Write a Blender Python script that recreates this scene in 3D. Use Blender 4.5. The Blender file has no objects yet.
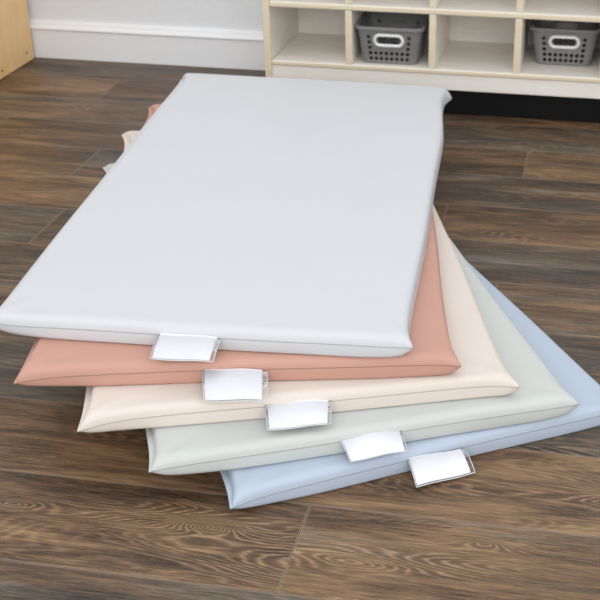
import bpy, bmesh, math, random
from mathutils import Vector, Matrix
random.seed(7)
scene = bpy.context.scene
COL = scene.collection

# ------------------------------------------------------------------ calibrated viewpoint
F_PX, PITCH, ROLL, CAM_H, CX, CY = 1160.769, 0.47448, 0.00781, 0.9718, 98.737, -13.794
A = -0.16481                              # direction of the back wall
ORG = Vector((0.0, 3.17388, 0.0))         # a point at the foot of the back wall
D = Vector((math.cos(A), math.sin(A), 0))
N = Vector((-math.sin(A), math.cos(A), 0))


def room(u, v, z=0.0):
    return ORG + D * u + N * v + Vector((0, 0, z))


# ------------------------------------------------------------------ helpers
def link(name, me, mats, parent=None):
    o = bpy.data.objects.new(name, me)
    COL.objects.link(o)
    if not isinstance(mats, (list, tuple)):
        mats = [mats]
    for m in mats:
        me.materials.append(m)
    if parent is not None:
        o.parent = parent
    return o


def from_bm(name, bm, mats, parent=None, smooth=False):
    me = bpy.data.meshes.new(name)
    bmesh.ops.recalc_face_normals(bm, faces=bm.faces)
    bm.to_mesh(me)
    bm.free()
    if smooth:
        for p in me.polygons:
            p.use_smooth = True
    return link(name, me, mats, parent)


def tag(o, label, cat, group=None):
    o['label'] = label
    o['category'] = cat
    if group:
        o['group'] = group
    return o


def empty(name, loc, rz, label, cat, group=None):
    o = bpy.data.objects.new(name, None)
    o.empty_display_size = 0.05
    COL.objects.link(o)
    o.location = loc
    o.rotation_euler = (0, 0, rz)
    return tag(o, label, cat, group)


def structure(o):
    o['kind'] = 'structure'
    o.location = ORG
    o.rotation_euler = (0, 0, A)
    return o


def box(bm, x0, x1, y0, y1, z0, z1, front_index=0):
    vs = [bm.verts.new((x, y, z)) for x in (x0, x1) for y in (y0, y1) for z in (z0, z1)]
    for q in ((0, 1, 3, 2), (4, 6, 7, 5), (0, 4, 5, 1), (2, 3, 7, 6), (0, 2, 6, 4), (1, 5, 7, 3)):
        f = bm.faces.new([vs[i] for i in q])
        if q == (0, 4, 5, 1):
            f.material_index = front_index       # face towards -y
    return bm


def bevel(o, w, seg=3):
    m = o.modifiers.new('edges', 'BEVEL')
    m.width = w
    m.segments = seg
    m.limit_method = 'ANGLE'
    m.harden_normals = False
    for p in o.data.polygons:
        p.use_smooth = True
    n = o.modifiers.new('normals', 'WEIGHTED_NORMAL')
    n.keep_sharp = True
    return o


def board(name, ext, mats, parent, front_index=0, w=0.0025):
    bm = bmesh.new()
    box(bm, *ext, front_index)
    return bevel(from_bm(name, bm, mats, parent), w)


def tube_mesh(pts, r, seg=8, closed=False):
    bm = bmesh.new()
    rings = []
    n = len(pts)
    for i, p in enumerate(pts):
        a = pts[(i - 1) % n] if (i > 0 or closed) else p
        b = pts[(i + 1) % n] if (i < n - 1 or closed) else p
        t = (b - a).normalized()
        up = Vector((0, 0, 1)) if abs(t.z) < 0.9 else Vector((0, 1, 0))
        s = t.cross(up).normalized()
        w = s.cross(t)
        rings.append([bm.verts.new(p + (s * math.cos(k * 2 * math.pi / seg) + w * math.sin(k * 2 * math.pi / seg)) * r)
                      for k in range(seg)])
    for i in range(n if closed else n - 1):
        j = (i + 1) % n
        for k in range(seg):
            bm.faces.new((rings[i][k], rings[i][(k + 1) % seg], rings[j][(k + 1) % seg], rings[j][k]))
    if not closed:
        bm.faces.new(rings[0])
        bm.faces.new(rings[-1])
    return bm


# ------------------------------------------------------------------ materials
def lin(c):
    return tuple(((x / 255) / 12.92 if x / 255 <= 0.04045 else ((x / 255 + 0.055) / 1.055) ** 2.4) for x in c) + (1,)


class NT:
    def __init__(self, name):
        self.m = bpy.data.materials.new(name)
        self.m.use_nodes = True
        self.t = self.m.node_tree
        self.b = self.t.nodes['Principled BSDF']
        self.out = self.t.nodes['Material Output']

    def n(self, typ, ins=None, **kw):
        x = self.t.nodes.new(typ)
        for k, v in kw.items():
            setattr(x, k, v)
        for k, v in (ins or {}).items():
            self.set(x.inputs[k], v)
        return x

    def set(self, sock, v):
        if hasattr(v, 'is_linked') or isinstance(v, bpy.types.NodeSocket):
            self.t.links.new(v, sock)
        else:
            sock.default_value = v

    def math(self, op, a, b=0.0, c=0.0, clamp=False):
        x = self.n('ShaderNodeMath', {0: a, 1: b, 2: c}, operation=op)
        x.use_clamp = clamp
        return x.outputs[0]

    def mix(self, f, a, b, blend='MIX'):
        x = self.n('ShaderNodeMix', data_type='RGBA', blend_type=blend)
        self.set(x.inputs['Factor'], f)
        self.set(x.inputs['A'], a)
        self.set(x.inputs['B'], b)
        return x.outputs['Result']

    def ramp(self, f, stops):
        x = self.n('ShaderNodeValToRGB', {0: f})
        e = x.color_ramp.elements
        while len(e) < len(stops):
            e.new(0.5)
        for el, (p, c) in zip(e, stops):
            el.position = p
            el.color = c
        return x.outputs[0]

    def noise(self, vec, scale, detail=3, rough=0.5, dist=0.0):
        x = self.n('ShaderNodeTexNoise', {'Vector': vec, 'Scale': scale, 'Detail': detail, 'Roughness': rough, 'Distortion': dist})
        return x.outputs['Fac']

    def scaled(self, vec, s):
        x = self.n('ShaderNodeVectorMath', {0: vec, 1: s}, operation='MULTIPLY')
        return x.outputs[0]

    def bump(self, h, strength, dist):
        x = self.n('ShaderNodeBump', {'Height': h, 'Strength': strength, 'Distance': dist})
        self.t.links.new(x.outputs[0], self.b.inputs['Normal'])

    def bs(self, **kw):
        for k, v in kw.items():
            self.set(self.b.inputs[k.replace('_', ' ')], v)


def vinyl(name, c, rough=0.5):
    s = NT(name)
    tc = s.n('ShaderNodeTexCoord').outputs['Object']
    big = s.noise(tc, 7.0, 2, 0.4, 0.6)
    fine = s.noise(tc, 900.0, 2)
    col = s.mix(s.math('MULTIPLY', big, 0.06), lin(c), lin(tuple(x * 0.9 for x in c)))
    s.bs(Base_Color=col, Roughness=rough)
    s.b.inputs['Specular IOR Level'].default_value = 0.28
    h = s.math('ADD', s.math('MULTIPLY', big, 1.0), s.math('MULTIPLY', fine, 0.012))
    s.bump(h, 0.5, 0.006)
    return s.m


def plain(name, c, rough=0.5, spec=0.5, var=0.04, scale=30.0, bump=0.0):
    s = NT(name)
    tc = s.n('ShaderNodeTexCoord').outputs['Object']
    f = s.noise(tc, scale, 4)
    s.bs(Base_Color=s.mix(f, lin(tuple(x * (1 - var) for x in c)), lin(tuple(min(255, x * (1 + var)) for x in c))), Roughness=rough)
    s.b.inputs['Specular IOR Level'].default_value = spec
    if bump:
        s.bump(f, bump, 0.002)
    return s.m


def laminate(name, light, dark, axis=(1.2, 9.0, 40.0), rough=0.45):
    """pale printed wood: long faint streaks"""
    s = NT(name)
    tc = s.n('ShaderNodeTexCoord').outputs['Object']
    a = s.noise(s.scaled(tc, axis), 3.0, 5, 0.6, 0.4)
    b = s.noise(s.scaled(tc, tuple(k * 4 for k in axis)), 4.0, 3, 0.6)
    f = s.math('ADD', s.math('MULTIPLY', a, 0.75), s.math('MULTIPLY', b, 0.25))
    s.bs(Base_Color=s.ramp(f, [(0.3, lin(dark)), (0.65, lin(light))]), Roughness=rough)
    s.b.inputs['Specular IOR Level'].default_value = 0.4
    return s.m


def floor_material():
    s = NT('dark_oak_planks')
    tc = s.n('ShaderNodeTexCoord').outputs['Object']
    at = s.n('ShaderNodeAttribute', attribute_name='plank')
    sep = s.n('ShaderNodeSeparateColor', {0: at.outputs['Color']})
    seed, warm, bright = sep.outputs[0], sep.outputs[1], sep.outputs[2]
    uv = s.n('ShaderNodeUVMap', uv_map='plank_uv').outputs[0]
    suv = s.n('ShaderNodeSeparateXYZ', {0: uv})
    sx = s.n('ShaderNodeSeparateXYZ', {0: tc})
    x, y = sx.outputs[0], sx.outputs[1]
    P = s.n('ShaderNodeCombineXYZ', {0: x, 1: y, 2: s.math('MULTIPLY', seed, 40.0)}).outputs[0]
    # growth-ring field: stretched noise plus the knots
    field = s.noise(s.scaled(P, (1.0, 5.5, 1.0)), 2.1, 2, 0.45, 0.25)
    kn = 0.0
    for kx, ky, sxx, syy, amp in KNOTS:
        dx = s.math('DIVIDE', s.math('SUBTRACT', x, kx), sxx)
        dy = s.math('DIVIDE', s.math('SUBTRACT', y, ky), syy)
        r2 = s.math('ADD', s.math('MULTIPLY', dx, dx), s.math('MULTIPLY', dy, dy))
        g = s.math('MULTIPLY', s.math('EXPONENT', s.math('MULTIPLY', s.math('SQRT', s.math('ADD', r2, 0.02)), -1.0)), amp)
        field = s.math('ADD', field, g)
        kn = s.math('ADD', kn, s.math('MULTIPLY', g, 1.9))
    wob = s.noise(s.scaled(P, (6.0, 40.0, 1.0)), 3.0, 3, 0.6)
    fld = s.math('ADD', field, s.math('MULTIPLY', wob, 0.035))
    ring = s.math('SINE', s.math('MULTIPLY', fld, 210.0))
    ring = s.math('MULTIPLY', s.math('ADD', ring, 1.0), 0.5)
    line = s.math('POWER', ring, 3.0)
    mask = s.n('ShaderNodeMapRange', {0: s.math('ADD', s.noise(s.scaled(P, (1.0, 4.0, 1.0)), 3.4, 2, 0.5), kn), 1: 0.54, 2: 0.86}).outputs[0]
    fibre = s.noise(s.scaled(P, (14.0, 260.0, 1.0)), 1.0, 5, 0.8)
    speck = s.noise(s.scaled(P, (70.0, 620.0, 1.0)), 1.5, 2, 0.6)
    streak = s.noise(s.scaled(P, (1.4, 9.0, 1.0)), 1.9, 6, 0.62, 0.9)
    grey = s.noise(s.scaled(P, (0.9, 7.0, 2.0)), 2.6, 4, 0.6, 0.3)
    # base brown between dark and light, then weathered grey over it
    tone = s.math('ADD', s.math('MULTIPLY', s.math('SUBTRACT', streak, 0.5), 1.35), s.math('MULTIPLY', s.math('SUBTRACT', fibre, 0.5), 1.25))
    tone = s.math('ADD', tone, s.math('MULTIPLY', s.math('SUBTRACT', bright, 0.5), 0.6))
    tone = s.math('ADD', tone, 0.455)
    base = s.ramp(tone, [(0.18, lin((40, 28, 20))), (0.42, lin((88, 65, 45))), (0.6, lin((120, 92, 64))), (0.9, lin((164, 131, 94)))])
    gcol = s.ramp(tone, [(0.18, lin((48, 43, 38))), (0.48, lin((86, 79, 69))), (0.9, lin((144, 135, 121)))])
    gm = s.n('ShaderNodeMapRange', {0: s.math('ADD', grey, s.math('SUBTRACT', 0.5, warm)), 1: 0.44, 2: 0.66}).outputs[0]
    c = s.mix(s.math('MULTIPLY', gm, 0.9), base, gcol)
    pores = s.n('ShaderNodeMapRange', {0: fibre, 1: 0.36, 2: 0.58, 3: 0.35, 4: 1.0}).outputs[0]
    lm = s.math('MULTIPLY', s.math('MULTIPLY', s.math('MULTIPLY', line, mask), pores), 0.78)
    c = s.mix(lm, c, lin((172, 140, 104)))
    dk = s.math('MULTIPLY', s.math('MULTIPLY', s.math('SUBTRACT', 1.0, ring), mask), 0.4)
    c = s.mix(dk, c, lin((54, 37, 26)))
    sp = s.n('ShaderNodeMapRange', {0: speck, 1: 0.58, 2: 0.70}).outputs[0]
    c = s.mix(s.math('MULTIPLY', sp, 0.28), c, lin((160, 140, 115)))
    # pressed joints between planks: a pale bevel beside a dark line
    ex = s.math('MINIMUM', suv.outputs[0], 9.0)
    edge = s.math('MINIMUM', ex, suv.outputs[1])
    pale = s.n('ShaderNodeMapRange', {0: suv.outputs[1], 1: 0.0012, 2: 0.0026, 3: 0.5, 4: 0.0}).outputs[0]
    pale2 = s.n('ShaderNodeMapRange', {0: ex, 1: 0.0012, 2: 0.0026, 3: 0.42, 4: 0.0}).outputs[0]
    c = s.mix(s.math('MAXIMUM', pale, pale2), c, lin((160, 140, 120)))
    gap = s.n('ShaderNodeMapRange', {0: edge, 1: 0.0003, 2: 0.0009, 3: 0.6, 4: 0.0}).outputs[0]
    c = s.mix(gap, c, lin((48, 38, 32)))
    s.bs(Base_Color=c, Roughness=s.math('ADD', 0.36, s.math('MULTIPLY', fibre, 0.22)))
    s.b.inputs['Specular IOR Level'].default_value = 0.45
    h = s.math('ADD', s.math('MULTIPLY', fibre, 0.6), s.math('MULTIPLY', line, -0.25))
    s.bump(h, 0.35, 0.0012)
    return s.m


def clear_plastic():
    s = NT('clear_vinyl')
    nt = s.t
    tr = s.n('ShaderNodeBsdfTransparent', {'Color': (0.998, 0.998, 1.0, 1)})
    gl = s.n('ShaderNodeBsdfGlossy', {'Color': (1, 1, 1, 1), 'Roughness': 0.08})
    fr = s.n('ShaderNodeFresnel', {'IOR': 1.5})
    tc = s.n('ShaderNodeTexCoord').outputs['Object']
    bp = s.n('ShaderNodeBump', {'Height': s.noise(tc, 45.0, 1, 0.4, 0.6), 'Strength': 0.25, 'Distance': 0.002})
    nt.links.new(bp.outputs[0], gl.inputs['Normal'])
    nt.links.new(bp.outputs[0], fr.inputs['Normal'])
    mx = s.n('ShaderNodeMixShader', {0: s.math('ADD', s.math('MULTIPLY', fr.outputs[0], 0.9), 0.0), 1: tr.outputs[0], 2: gl.outputs[0]})
    nt.links.new(mx.outputs[0], s.out.inputs['Surface'])
    return s.m


# knots in room coordinates: (u, v, spread along, spread across, strength)
KNOTS = [(0.085, -1.985, 0.055, 0.020, 0.55), (0.62, -1.835, 0.16, 0.026, 0.40), (0.28, -2.02, 0.12, 0.030, 0.34),
         (-0.19, -1.985, 0.05, 0.014, 0.22), (0.44, -1.955, 0.035, 0.012, 0.25)]

M = {}
M['floor'] = floor_material()
M['wall'] = plain('grey_wall_paint', (230, 232, 235), 0.7, 0.3, 0.01, 60.0, 0.05)
M['trim'] = plain('white_trim_paint', (240, 241, 243), 0.4, 0.5, 0.01, 40.0)
M['birch'] = laminate('pale_birch_laminate', (246, 241, 233), (237, 229, 218), (3.0, 14.0, 14.0))
M['birch_edge'] = laminate('birch_edge_band', (234, 220, 194), (224, 207, 176), (2.0, 10.0, 30.0))
M['maple'] = laminate('golden_maple_panel', (246, 208, 150), (234, 192, 134), (8.0, 8.0, 1.6))
M['black'] = plain('under_shelf_shade', (13, 12, 12), 0.7, 0.2)  # near-black that paints the deep shade below the shelf
M['screw'] = plain('brown_screw_cap', (128, 92, 58), 0.5)
M['basket'] = plain('grey_basket_plastic', (128, 127, 126), 0.45, 0.4, 0.02)
M['grip'] = plain('white_grip_plastic', (238, 238, 238), 0.4, 0.5, 0.01)
M['paper'] = plain('white_card', (248, 248, 252), 0.6, 0.3, 0.01)
M['weld'] = plain('frosted_weld', (214, 217, 221), 0.2, 0.6, 0.02)
M['clear'] = clear_plastic()


# ------------------------------------------------------------------ the room
def build_floor():
    me = bpy.data.meshes.new('floor')
    bm = bmesh.new()
    uvl = bm.loops.layers.uv.new('plank_uv')
    cl = bm.loops.layers.float_color.new('plank')
    W, L, V0 = 0.1754, 1.316, -0.3385
    known = {1: 0.395, 2: -0.604, 3: 0.250, 9: 0.2015, -1: -0.761, 8: -1.15, 10: 0.92, 0: -0.20, 4: 0.78, 5: -0.93, 6: -0.30, 7: 0.70}
    rnd = random.Random(11)
    look = {(9, -1): (0.86, 0.50), (9, 0): (0.56, 0.55), (8, 0): (0.80, 0.54), (8, 1): (0.95, 0.60), (10, -1): (0.42, 0.42),
            (1, 0): (0.62, 0.66), (1, -1): (0.62, 0.46), (2, -1): (0.60, 0.54), (3, 0): (0.66, 0.52), (3, -1): (0.85, 0.60), (2, 0): (0.44, 0.38),
            (4, -1): (0.42, 0.40), (5, 0): (0.42, 0.42), (7, -1): (0.34, 0.40), (6, 0): (0.40, 0.40)}
    for j in range(-2, 25):
        va, vb = V0 - W * j, V0 - W * (j + 1)
        va = min(va, 0.02)
        if vb >= va:
            continue
        j0 = known.get(j, rnd.uniform(-0.6, 0.6))
        for k in range(-4, 4):
            ua, ub = max(j0 + k * L, -3.0), min(j0 + (k + 1) * L, 3.0)
            seed = rnd.random()
            wm, br = rnd.uniform(0.38, 0.68), rnd.uniform(0.34, 0.56)
            if (j, k) in look:
                wm, br = look[(j, k)]
            if ub <= ua:
                continue
            # split so the UV can hold the distance to the nearest plank edge
            us = [ua, (ua + ub) / 2, ub]
            vs = [va, (va + vb) / 2, vb]
            for a in range(2):
                for b in range(2):
                    q = [(us[a], vs[b]), (us[a], vs[b + 1]), (us[a + 1], vs[b + 1]), (us[a + 1], vs[b])]
                    f = bm.faces.new([bm.verts.new((x, y, 0)) for x, y in q])
                    for lp in f.loops:
                        x, y = lp.vert.co.x, lp.vert.co.y
                        lp[uvl].uv = (min(abs(x - ua), abs(x - ub)), min(abs(y - va), abs(y - vb)))
                        lp[cl] = (seed, wm, br, 1)
    bmesh.ops.remove_doubles(bm, verts=bm.verts, dist=1e-5)
    for f in bm.faces:
        f.normal_update()
        if f.normal.z < 0:
            f.normal_flip()
    bm.to_mesh(me)
    bm.free()
    structure(link('floor', me, M['floor']))


build_floor()
bm = bmesh.new()
box(bm, -3.0, 3.0, 0.016, 0.10, 0.0, 2.6)
structure(from_bm('wall_back', bm, M['wall']))
bm = bmesh.new()
prof = [(0.016, 0.0), (0.0, 0.0), (0.0, 0.083), (-0.0045, 0.0855), (-0.0055, 0.0885), (-0.004, 0.092), (0.000, 0.0945), (0.003, 0.0985),
        (0.004, 0.103), (0.007, 0.1068), (0.016, 0.1075)]
ends = [[bm.verts.new((u, v, z)) for v, z in prof] for u in (-3.0, 3.0)]
for i in range(len(prof)):
    j = (i + 1) % len(prof)
    bm.faces.new((ends[0][i], ends[0][j], ends[1][j], ends[1][i]))
bm.faces.new(ends[0])
bm.faces.new(ends[1])
structure(from_bm('baseboard_back', bm, M['trim']))


# ------------------------------------------------------------------ the cubby unit
def build_cubby():
    u0, v0, pitch, n, th = -0.307, -0.2957, 0.2135, 5, 0.018
    y1 = -0.006
    root = empty('cubby_shelf', room(u0, v0), A,
                 'pale birch cubby shelf unit with open compartments against the grey wall', 'shelf unit')
    dep = y1 - v0
    wid = pitch * n + th
    zs, zu, top = 0.120, 0.2725, 0.435
    mm = [M['birch'], M['birch_edge']]
    for x in (0.0, wid - th):
        board('side_panel', (x, x + th, 0.0, dep, 0.0, top - 0.0), mm, root, 1)
    inner = (th + 0.0003, wid - th - 0.0003)
    board('shelf', (*inner, 0.0, dep - 0.009, zs - 0.0135, zs), mm, root, 1, 0.004)
    board('shelf', (*inner, 0.0, dep - 0.009, zu - 0.015, zu), mm, root, 1, 0.004)
    board('top_panel', (-0.004, wid + 0.004, -0.004, dep, top + 0.0003, top + 0.018), mm, root, 1, 0.004)
    board('back_panel', (*inner, dep - 0.0085, dep - 0.001, 0.02, top - 0.0005), mm, root)
    board('apron', (*inner, 0.004, 0.022, 0.0655, zs - 0.0138), mm, root, 0)
    pl = board('shade_board', (inner[0], inner[1], 0.014, 0.030, 0.0005, zs - 0.014), M['black'], root)  # added board, stands in for the dark shade under the apron
    pl['label'] = 'black board added as the shade under the shelf'
    for k in range(1, n):
        x = k * pitch
        board('divider', (x, x + th, 0.001, dep - 0.009, zs + 0.0003, zu - 0.0155), mm, root, 1)
        board('divider', (x, x + th, 0.001, dep - 0.009, zu + 0.0003, top - 0.0003), mm, root, 1)
    return zs


ZS = build_cubby()


# ------------------------------------------------------------------ perforated baskets
def rrect(hx, hy, r, per_corner=7, nx=None, ny=None):
    """rounded rectangle as (x, y) samples with markers; starts at the front-left straight"""
    pts = []
    for (cx, cy, a0) in ((hx - r, -hy + r, -90), (hx - r, hy - r, 0), (-hx + r, hy - r, 90), (-hx + r, -hy + r, 180)):
        pts.append([(cx + r * math.cos(math.radians(a0 + 90 * k / per_corner)), cy + r * math.sin(math.radians(a0 + 90 * k / per_corner)))
                    for k in range(per_corner + 1)])
    return pts


def build_basket(root):
    HB, HT, RB, RT = (0.070, 0.070), (0.084, 0.082), 0.016, 0.020     # half sizes at foot and rim
    H = 0.092
    bm = bmesh.new()
    cache = {}

    def side_pt(side, s, t):
        """s along the straight of a side 0..1, t height 0..1"""
        hx = HB[0] + (HT[0] - HB[0]) * t
        hy = HB[1] + (HT[1] - HB[1]) * t
        r = RB + (RT - RB) * t
        z = 0.002 + t * H
        if side == 0:
            return (-hx + r + s * 2 * (hx - r), -hy, z)
        if side == 1:
            return (hx, -hy + r + s * 2 * (hy - r), z)
        if side == 2:
            return (hx - r - s * 2 * (hx - r), hy, z)
        return (-hx, hy - r - s * 2 * (hy - r), z)

    def V(p):
        k = tuple(round(c, 5) for c in p)
        if k not in cache:
            cache[k] = bm.verts.new(p)
        return cache[k]

    def face(ps):
        vs = []
        for p in ps:
            v = V(p)
            if v not in vs:
                vs.append(v)
        if len(vs) >= 3:
            try:
                bm.faces.new(vs)
            except ValueError:
                pass

    def cell(side, s0, s1, t0, t1, hole=None, stadium=False):
        if hole is None:
            face([side_pt(side, *q) for q in ((s0, t0), (s1, t0), (s1, t1), (s0, t1))])
            return
        # polar ring between the cell's outline and the hole; outline points shared at the corners
        sc, tc = (s0 + s1) / 2, (t0 + t1) / 2
        dt = 0.0725 if stadium else 0.0
        hs, ht = hole
        n = 16 if not stadium else 32
        inner, outer = [], []
        for k in range(n):
            a = 2 * math.pi * (k + 0.0) / n + math.pi / 4
            ca, sa = math.cos(a), math.sin(a)
            m = max(abs(ca), abs(sa))
            outer.append((sc + ca / m * (s1 - s0) / 2, tc + sa / m * (t1 - t0) / 2))
            if stadium:
                # superellipse capsule
                ex = 0.5
                inner.append((sc + math.copysign(abs(ca) ** ex, ca) * hs, tc + math.copysign(abs(sa) ** 0.75, sa) * ht + dt))
            else:
                inner.append((sc + ca * hs, tc + sa * ht))
        for k in range(n):
            j = (k + 1) % n
            face([side_pt(side, *q) for q in (outer[k], outer[j], inner[j], inner[k])])

    for side in range(4):
        ncol = 8 if side in (0, 2) else 9
        ms = 0.02 if side in (0, 2) else 0.03
        cw = (1 - 2 * ms) / ncol
        rows = [0.050 + 0.155 * k for k in range(6)]          # five rows of cells
        ss = [0.0] + [ms + cw * k for k in range(ncol + 1)] + [1.0]
        tt = [0.0] + rows + [1.0]
        half = 1 if side in (0, 2) else 2
        for a in range(len(ss) - 1):
            for b in range(len(tt) - 1):
                c, r = a - 1, b - 1
                solid = c < 0 or c >= ncol or r < 0 or r >= 5
                if solid:
                    cell(side, ss[a], ss[a + 1], tt[b], tt[b + 1])
                elif r < 2 or c < half or c >= ncol - half:
                    cell(side, ss[a], ss[a + 1], tt[b], tt[b + 1], (cw * 0.36, 0.155 * 0.36))
                elif side in (1, 3):
                    cell(side, ss[a], ss[a + 1], tt[b], tt[b + 1])
        if side in (0, 2):
            i0, i1 = half + 1, ncol - half + 1
            cell(side, ss[i0], ss[i1], rows[2], rows[5], (0.235, 0.118), True)
    # rounded corners
    K = 7
    lv = [0.0] + [0.050 + 0.155 * k for k in range(6)] + [1.0]

    def corner(side, k, t):
        hx = HB[0] + (HT[0] - HB[0]) * t
        hy = HB[1] + (HT[1] - HB[1]) * t
        r = RB + (RT - RB) * t
        cx, cy, a0 = ((hx - r, -hy + r, -90), (hx - r, hy - r, 0), (-hx + r, hy - r, 90), (-hx + r, -hy + r, 180))[side]
        a = math.radians(a0 + 90 * k / K)
        return (cx + r * math.cos(a), cy + r * math.sin(a), 0.002 + t * H)

    for side in range(4):
        for k in range(K):
            for b in range(len(lv) - 1):
                face([corner(side, k, lv[b]), corner(side, k + 1, lv[b]), corner(side, k + 1, lv[b + 1]), corner(side, k, lv[b + 1])])
    # floor of the basket
    ring = []
    for side in range(4):
        for k in range(K + 1):
            ring.append(V(corner(side, k, 0.0)))
    vs = []
    for v in ring:
        if v not in vs:
            vs.append(v)
    bm.faces.new(vs)
    body = from_bm('basket_body', bm, M['basket'], root, True)
    so = body.modifiers.new('wall', 'SOLIDIFY')
    so.thickness = 0.0022
    so.offset = -1.0
    es = body.modifiers.new('crease', 'EDGE_SPLIT')
    es.split_angle = math.radians(40)
    # rolled rim
    pts = []
    for side in range(4):
        for k in range(K + 1):
            x, y, z = corner(side, k, 1.0)
            pts.append(Vector((x, y, z)))
    bm2 = bmesh.new()
    n = len(pts)
    prof2 = [(-0.003, 0.0), (-0.003, 0.0035), (0.0045, 0.0035), (0.006, 0.0015), (0.006, -0.005), (0.004, -0.005), (0.004, 0.0)]
    rings = []
    for i, p in enumerate(pts):
        t = (pts[(i + 1) % n] - pts[i - 1]).normalized()
        o = Vector((t.y, -t.x, 0))
        rings.append([bm2.verts.new(p + o * a + Vector((0, 0, b))) for a, b in prof2])
    for i in range(n):
        j = (i + 1) % n
        for k in range(len(prof2)):
            l = (k + 1) % len(prof2)
            bm2.faces.new((rings[i][k], rings[i][l], rings[j][l], rings[j][k]))
    bevel(from_bm('rim', bm2, M['basket'], root), 0.0008, 2)
    # white oval grip ring around the front hand hole
    for side in (0,):
        loop = []
        sc, tc = 0.5, 0.665
        hs, ht = 0.036, 0.0135
        t0 = side_pt(side, sc, tc)
        sl = (HT[1] - HB[1]) / H
        sg = -1 if side == 0 else 1
        for k in range(48):
            a = 2 * math.pi * k / 48
            sx = (hs - ht) * (1 if math.cos(a) >= 0 else -1) + ht * math.cos(a)
            sz = ht * math.sin(a)
            loop.append(Vector((t0[0] + sx, t0[1] + sg * (0.0012 + sl * sz), t0[2] + sz)))
        g = from_bm('handle_grip', tube_mesh(loop, 0.0043, 10, True), M['grip'], root, True)
        g['label'] = 'white oval handle ring'


def copy_thing(root):
    r = root.copy()
    COL.objects.link(r)
    for ch in list(root.children):
        c = ch.copy()
        COL.objects.link(c)
        c.parent = r
    return r


b1 = empty('storage_basket', room(0.0162, -0.203, ZS), A,
           'grey perforated plastic basket with white handle ring, second cubby from the left', 'basket',
           'grey baskets in the cubbies')
build_basket(b1)
b2 = copy_thing(b1)
b2.location = room(0.454, -0.131, ZS)
b2['label'] = 'grey perforated plastic basket with white handle ring, in the cubby nearest the right edge'


# ------------------------------------------------------------------ maple cabinet at the left
def build_cabinet():
    root = empty('wooden_cabinet', room(-1.0875, -0.014), A, 'golden maple cabinet side standing against the grey wall at far left', 'cabinet')
    dep, wid, hi, th = 0.36, 0.75, 0.76, 0.018
    for x0 in (-th, -wid):
        sp = board('side_panel', (x0, x0 + th, -dep, 0.0, 0.0, hi), M['maple'], root, 0, 0.004)
        if x0 == -th:
            for y, z in ((-0.045, 0.030), (-0.2, 0.022), (-0.32, 0.022)):
                bm = bmesh.new()
                bmesh.ops.create_cone(bm, cap_ends=True, segments=16, radius1=0.0042, radius2=0.0036, depth=0.0016,
                                      matrix=Matrix.Translation((0.0006, y, z)) @ Matrix.Rotation(math.pi / 2, 4, 'Y'))
                sc = from_bm('screw', bm, M['screw'], sp)
                sc['label'] = 'brown screw cap'
    a, b = -wid + th + 0.0003, -th - 0.0003
    board('bottom_shelf', (a, b, -dep + 0.004, -0.008, 0.015, 0.033), M['maple'], root)
    board('middle_shelf', (a, b, -dep + 0.010, -0.008, 0.38, 0.398), M['maple'], root)
    board('top_panel', (-wid, 0.0, -dep, 0.0, hi + 0.0003, hi + 0.018), M['maple'], root, 0, 0.004)
    board('back_panel', (a, b, -0.0077, -0.001, 0.015, hi - 0.0005), M['maple'], root)


build_cabinet()

# ------------------------------------------------------------------ camera frame, used to read the mats' corners
cp, sp_ = math.cos(PITCH), math.sin(PITCH)
_r, _f, _u = Vector((1, 0, 0)), Vector((0, cp, -sp_)), Vector((0, sp_, cp))
CR = _r * math.cos(ROLL) + _u * math.sin(ROLL)
CU = -_r * math.sin(ROLL) + _u * math.cos(ROLL)

# ------------------------------------------------------------------ the five rest mats
T = 0.0340


def sstep(x):
    x = max(0.0, min(1.0, x))
    return x * x * (3 - 2 * x)


def edge_samples(length, n_mid):
    near = [0, .0015, .0035, .006, .009, .0125, .0165, .021, .026, .032, .039, .047, .056, .067, .08, .096, .116]
    mid = [.116 + (length - .232) * k / n_mid for k in range(1, n_mid)]
    return [x / length for x in near + mid + [length - y for y in reversed(near)]]


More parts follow.
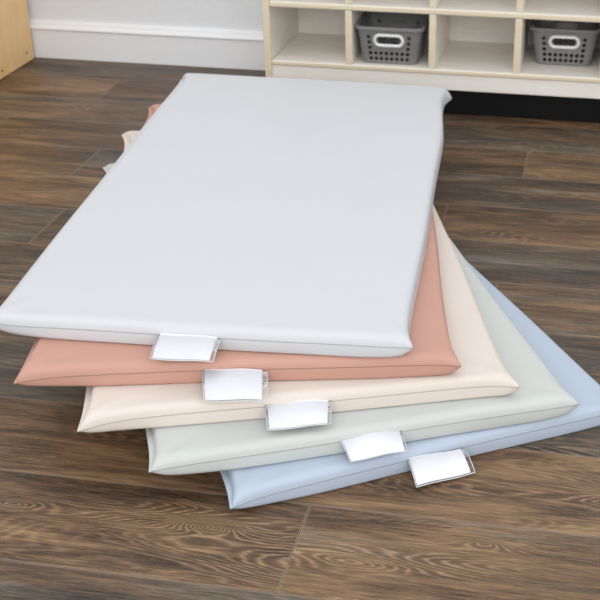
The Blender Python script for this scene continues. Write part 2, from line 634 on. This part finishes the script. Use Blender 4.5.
def build_mat(idx, tips, color, label, droop, tagspec):
    """tips: FL, FR, BR, BL on the ground plan; the cover is a flat foam pillow sewn round at its rim"""
    base = 0.0004 + idx * 0.0345
    up, dn = 0.43 * T, 0.57 * T
    zc = base + dn - 0.0003
    P = [Vector((x, y, 0)) for x, y in tips]
    cen = (P[0] + P[1] + P[2] + P[3]) / 4
    root = empty('rest_mat', (cen.x, cen.y, base), 0, label, 'mat', 'rest mats in the fanned stack')
    mat = vinyl(label.split()[0] + '_vinyl', color)
    thread = plain(label.split()[0] + '_thread', tuple(c * 0.8 for c in color), 0.7)  # stitching colour, darkened to draw the shade in the seam crease
    W = ((P[1] - P[0]).length + (P[2] - P[3]).length) / 2
    L = ((P[3] - P[0]).length + (P[2] - P[1]).length) / 2
    rnd = random.Random(50 + idx)
    ph = [rnd.uniform(0, 6.28) for _ in range(12)]
    off = Vector((cen.x, cen.y, base))

    E0 = {'l': 0.010, 'r': 0.010, 'f': (0.006, 0.001, 0.011, 0.008, -0.006)[idx], 'b': 0.006}

    def plan(s, t):
        far = sstep((t - 0.72) / 0.2)
        dl, dr, df, db = s * W, (1 - s) * W, t * L, (1 - t) * L
        bow = lambda d1, d2: 1 - math.exp(-(min(d1, d2) / (0.028 + 0.006 * far)) ** 1.4)
        wob = 0.0012 * math.sin(s * 9 + ph[0]) + 0.0012 * math.sin(t * 14 + ph[1])
        s2 = s + ((E0['l'] * (1 + 0.7 * sstep((t - 0.1) / 0.5) + 0.5 * far) + wob) * bow(df, db) * math.exp(-dl / 0.06) - (E0['r'] * (1 - 0.5 * sstep((t - 0.1) / 0.4) + 0.95 * far) + wob) * bow(df, db) * math.exp(-dr / 0.06)) / W
        t2 = t + ((E0['f'] + wob) * bow(dl, dr) * math.exp(-df / 0.06) - (E0['b'] + wob) * bow(dl, dr) * math.exp(-db / 0.06)) / L
        return (P[0] * (1 - s2) + P[1] * s2) * (1 - t2) + (P[3] * (1 - s2) + P[2] * s2) * t2

    def seam_dz(s, t):
        z = 0.0
        for (cs, ct, dz) in ((0, 0, droop[0]), (1, 0, droop[1]), (1, 1, droop[2]), (0, 1, droop[3])):
            d = math.hypot((s - cs) * W, (t - ct) * L)
            z += dz * math.exp(-(d / (0.036 if ct else 0.055)) ** 1.3)
        return z

    def g(d, along, R0, ex=0.016, sc=0.020):
        R = R0 + ex * math.exp(-along / sc)
        k = max(0.0, min(1.0, d / R))
        return (1 - (1 - k) ** 2.6) ** (1 / 2.6)

    def point(s, t, side):
        dx, dy = min(s, 1 - s) * W, min(t, 1 - t) * L
        p = plan(s, t)
        dz = seam_dz(s, t)
        if side > 0:
            h = up * g(dx, dy, 0.013 if s < 0.5 else 0.022) * g(dy, dx, 0.019)
            # soft pucker folds that run in from the sewn corners
            r = math.hypot(dx, dy)
            a = math.atan2(dy, dx + 1e-6)
            h -= 0.0011 * (0.5 + 0.5 * math.sin(a * 9 + ph[2])) * math.exp(-((r - 0.05) / 0.03) ** 2)
            h -= 0.0007 * (0.5 + 0.5 * math.sin(s * W * 34 + ph[3] + 2 * math.sin(s * 17 + ph[4]))) * math.exp(-((dy - 0.03) / 0.03) ** 2)
            h = max(h, 0.0)
            z = zc + h + dz * (1 - 0.9 * h / up)
        else:
            ex, sc = (0.045, 0.034) if s < 0.5 else (0.030, 0.022)
            h = dn * g(dx, dy, 0.0045, ex, sc) * g(dy, dx, 0.0045, ex, sc)
            z = max(base, zc - h + dz * (1 - 0.6 * h / dn))
            # the lower half of the wall bellies out a little below the seam
            q = min(dx, dy)
            belly = 0.0035 * math.exp(-(q / 0.014) ** 2) * (h / dn)
            c4 = (P[0] + P[1] + P[2] + P[3]) / 4
            if dx < dy:
                n_ = (P[1] - P[0]).normalized() * (-1 if s < 0.5 else 1)
            else:
                n_ = (P[3] - P[0]).normalized() * (-1 if t < 0.5 else 1)
            p = p + n_ * belly * sstep(abs(dx - dy) / 0.01)
        return Vector((p.x, p.y, z)) - off

    ss, ts = edge_samples(W, 16), edge_samples(L, 30)
    bm = bmesh.new()
    top = [[bm.verts.new(point(s, t, 1)) for s in ss] for t in ts]
    ns, nt_ = len(ss), len(ts)
    bot = [[top[j][i] if (i in (0, ns - 1) or j in (0, nt_ - 1)) else bm.verts.new(point(ss[i], ts[j], -1)) for i in range(ns)] for j in range(nt_)]
    for j in range(nt_ - 1):
        for i in range(ns - 1):
            bm.faces.new((top[j][i], top[j][i + 1], top[j + 1][i + 1], top[j + 1][i]))
            bm.faces.new((bot[j][i], bot[j + 1][i], bot[j + 1][i + 1], bot[j][i + 1]))
    for v in top[0] + top[-1] + [r[0] for r in top] + [r[-1] for r in top]:
        v.co.z = max(v.co.z, 0.001)
    edges = [v.co.copy() for v in top[0]] + [r[-1].co.copy() for r in top[1:]] + [v.co.copy() for v in reversed(top[-1][:-1])]
    left = [r[0].co.copy() for r in top]
    from_bm('cover', bm, mat, root, True)
    # sewn seam: front, right and back edges in one run of thread
    o = from_bm('seam', tube_mesh(edges, 0.0007, 6), thread, root, True)
    o['label'] = 'stitched seam, darkened for the crease shade'
    # flat stitched binding along the left long edge
    bm = bmesh.new()
    rings = []
    A0, B0 = point(0, 0, 1), point(0, 1, 1)
    ax = (B0 - A0)
    ax.z = 0
    ax.normalize()
    outw = Vector((-ax.y, ax.x, 0))
    for k, p in enumerate(left):
        t = ts[k]
        chord = A0.lerp(B0, t)
        gap = max(0.0, (chord - p).dot(outw))
        w = gap * 0.55 + 0.0030
        hh = 0.0016
        q = p.copy()
        q.z = max(q.z, 0.002)
        pr = [(-0.003, -hh), (w - 0.001, -hh), (w, 0), (w - 0.001, hh), (w * .5, hh * 0.9), (-0.003, hh)]
        rings.append([bm.verts.new(q + outw * a + Vector((0, 0, b))) for a, b in pr])
    for i in range(len(rings) - 1):
        for k in range(6):
            l = (k + 1) % 6
            bm.faces.new((rings[i][k], rings[i][l], rings[i + 1][l], rings[i + 1][k]))
    bm.faces.new(rings[0])
    bm.faces.new(rings[-1])
    from_bm('edge_binding', bm, mat, root, True)

    # clear label pocket sewn into the front seam, with a white card in it
    (quad, inset, rise) = tagspec
    NX, NY = 16, 10
    Q = [Vector(q) for q in quad]

    def tagpt(a, b, lift):
        p = (Q[0] * (1 - a) + Q[1] * a) * (1 - b) + (Q[3] * (1 - a) + Q[2] * a) * b
        zt, zb = Q[0].z, Q[2].z
        bb = max(b, 0.0)
        p.z = zt - (zt - zb) * (0.35 * bb + 0.65 * bb * bb)
        p.z += rise * math.sin(math.pi * min(1.0, max(0.0, a))) * max(0.0, 1 - bb) ** 1.5 + 0.0008 * math.sin(7 * a + ph[5])
        return p + Vector((0, 0, lift)) - off

    def sheet(lo, hi, fn, m, name, par):
        bm = bmesh.new()
        tp = [[bm.verts.new(fn(i / NX, j / NY, hi)) for i in range(NX + 1)] for j in range(NY + 1)]
        bt = [[bm.verts.new(fn(i / NX, j / NY, lo)) for i in range(NX + 1)] for j in range(NY + 1)]
        for j in range(NY):
            for i in range(NX):
                bm.faces.new((tp[j][i], tp[j][i + 1], tp[j + 1][i + 1], tp[j + 1][i]))
                bm.faces.new((bt[j][i], bt[j + 1][i], bt[j + 1][i + 1], bt[j][i + 1]))
        for i in range(NX):
            bm.faces.new((tp[0][i], bt[0][i], bt[0][i + 1], tp[0][i + 1]))
            bm.faces.new((tp[NY][i], tp[NY][i + 1], bt[NY][i + 1], bt[NY][i]))
        for j in range(NY):
            bm.faces.new((tp[j][0], tp[j + 1][0], bt[j + 1][0], bt[j][0]))
            bm.faces.new((tp[j][NX], bt[j][NX], bt[j + 1][NX], tp[j + 1][NX]))
        return from_bm(name, bm, m, par, False)

    pocket = sheet(-0.0010, 0.0012, lambda a, b, l: tagpt(a, b, l), M['clear'], 'label_pocket', root)
    rim = [tagpt(1, k / NY, 0) for k in range(NY)]
    rim += [tagpt(1 - k / NX, 1, 0) for k in range(NX)] + [tagpt(0, 1 - k / NY, 0) for k in range(NY + 1)]
    wr = from_bm('welded_edge', tube_mesh(rim, 0.0008, 8, False), M['weld'], pocket, True)
    wr['label'] = 'greyish welded edge of the clear pocket'
    pocket['label'] = 'clear plastic label pocket'
    ia, ib, ja, jb = inset
    card = sheet(-0.0003, 0.0004, lambda a, b, l: tagpt(ia + (ib - ia) * a, ja + (jb - ja) * b, l), M['paper'], 'paper_card', pocket)
    card['label'] = 'blank white card'
    return root


# plan positions of the sewn corner tips: front-left, front-right, back-right, back-left
MATS = [
    ([(-0.2163, 1.2210), (0.3474, 1.4534), (-0.1150, 2.5156), (-0.6050, 2.2550)], (182, 193, 208),
     'pale blue vinyl rest mat on the wood floor, bottom of the stack', (-0.004, 0, 0, 0),
     ([(0.0147, 1.3233, 0.0212), (0.0951, 1.3494, 0.0212), (0.1080, 1.3169, 0.0052), (0.0265, 1.2827, 0.0052)],
      (0.015, 0.93, -0.06, 0.955), 0.001)),
    ([(-0.3244, 1.2471), (0.2622, 1.4165), (-0.0630, 2.5216), (-0.6356, 2.3337)], (201, 204, 200),
     'pale sage grey vinyl rest mat directly on top of the blue mat', (0, 0, 0, 0),
     ([(-0.0780, 1.3182, 0.0557), (0.0056, 1.3435, 0.0557), (0.0131, 1.3139, 0.0437), (-0.0632, 1.2873, 0.0437)],
      (0.015, 0.96, -0.10, 0.98), 0.003)),
    ([(-0.4271, 1.2951), (0.1740, 1.4066), (-0.0032, 2.5393), (-0.6155, 2.4465)], (223, 212, 202),
     'cream vinyl rest mat in the middle of the stack, under the terracotta one', (-0.004, 0, 0, 0),
     ([(-0.1836, 1.3512, 0.0902), (-0.0923, 1.3627, 0.0902), (-0.0919, 1.3261, 0.0782), (-0.1763, 1.3092, 0.0782)],
      (0.03, 0.95, -0.10, 0.965), 0.0025)),
    ([(-0.5280, 1.3624), (0.0888, 1.4062), (0.0388, 2.5417), (-0.5690, 2.5320)], (200, 154, 138),
     'terracotta pink vinyl rest mat between the light grey and cream mats', (-0.006, 0, 0, 0),
     ([(-0.2724, 1.3873, 0.1247), (-0.1822, 1.3860, 0.1247), (-0.1781, 1.3340, 0.1090), (-0.2638, 1.3310, 0.1090)],
      (0.02, 0.92, -0.06, 0.95), 0.001)),
    ([(-0.5924, 1.4603), (0.0205, 1.3994), (0.1187, 2.5625), (-0.5169, 2.6656)], (209, 210, 213),
     'large light grey vinyl rest mat lying on top of the stack', (0, -0.001, -0.018, -0.010),
     ([(-0.3392, 1.4244, 0.1592), (-0.2494, 1.4131, 0.1592), (-0.2549, 1.3731, 0.1472), (-0.3430, 1.3798, 0.1472)],
      (0.03, 0.94, -0.12, 0.965), 0.002)),
]
for i, (tips, c, lab, dr, ts_) in enumerate(MATS):
    build_mat(i, tips, c, lab, dr, ts_)

# ------------------------------------------------------------------ light
w = bpy.data.worlds.new('room_light')
scene.world = w
w.use_nodes = True
bg = w.node_tree.nodes['Background']
bg.inputs[0].default_value = (0.96, 0.98, 1.0, 1)
bg.inputs[1].default_value = 1.04


def area(name, loc, target, size, size_y, power, col=(1, 1, 1)):
    l = bpy.data.lights.new(name, 'AREA')
    l.shape = 'RECTANGLE'
    l.size, l.size_y, l.energy, l.color = size, size_y, power, col
    o = bpy.data.objects.new(name, l)
    COL.objects.link(o)
    o.location = loc
    o.rotation_euler = (Vector(target) - Vector(loc)).to_track_quat('-Z', 'Y').to_euler()
    return o


area('ceiling_light', (-0.5, 2.0, 2.6), (-0.3, 2.1, 0), 1.8, 1.8, 4, (1, 0.99, 0.97))
area('front_fill', (0.3, -2.0, 2.1), (0.3, 3.2, 0.3), 4.0, 1.6, 72, (0.97, 0.99, 1.0))  # unseen fill added behind the camera to brighten upright faces, not a real window

# ------------------------------------------------------------------ camera
cam = bpy.data.cameras.new('camera')
co = bpy.data.objects.new('camera', cam)
COL.objects.link(co)
m = Matrix((CR, CU, -_f)).transposed().to_4x4()
m.translation = Vector((0, 0, CAM_H))
co.matrix_world = m
cam.sensor_width = 36.0
cam.lens = F_PX / 600.0 * 36.0
cam.shift_x = -CX / 600.0
cam.shift_y = CY / 600.0
cam.clip_start = 0.05
cam.dof.use_dof = True
cam.dof.focus_distance = 1.68
cam.dof.aperture_fstop = 12.0
scene.camera = co

vs = scene.view_settings
vs.view_transform = 'Standard'
vs.look = 'None'
vs.gamma = 1.0
vs.exposure = 0.0
vs.use_curve_mapping = False
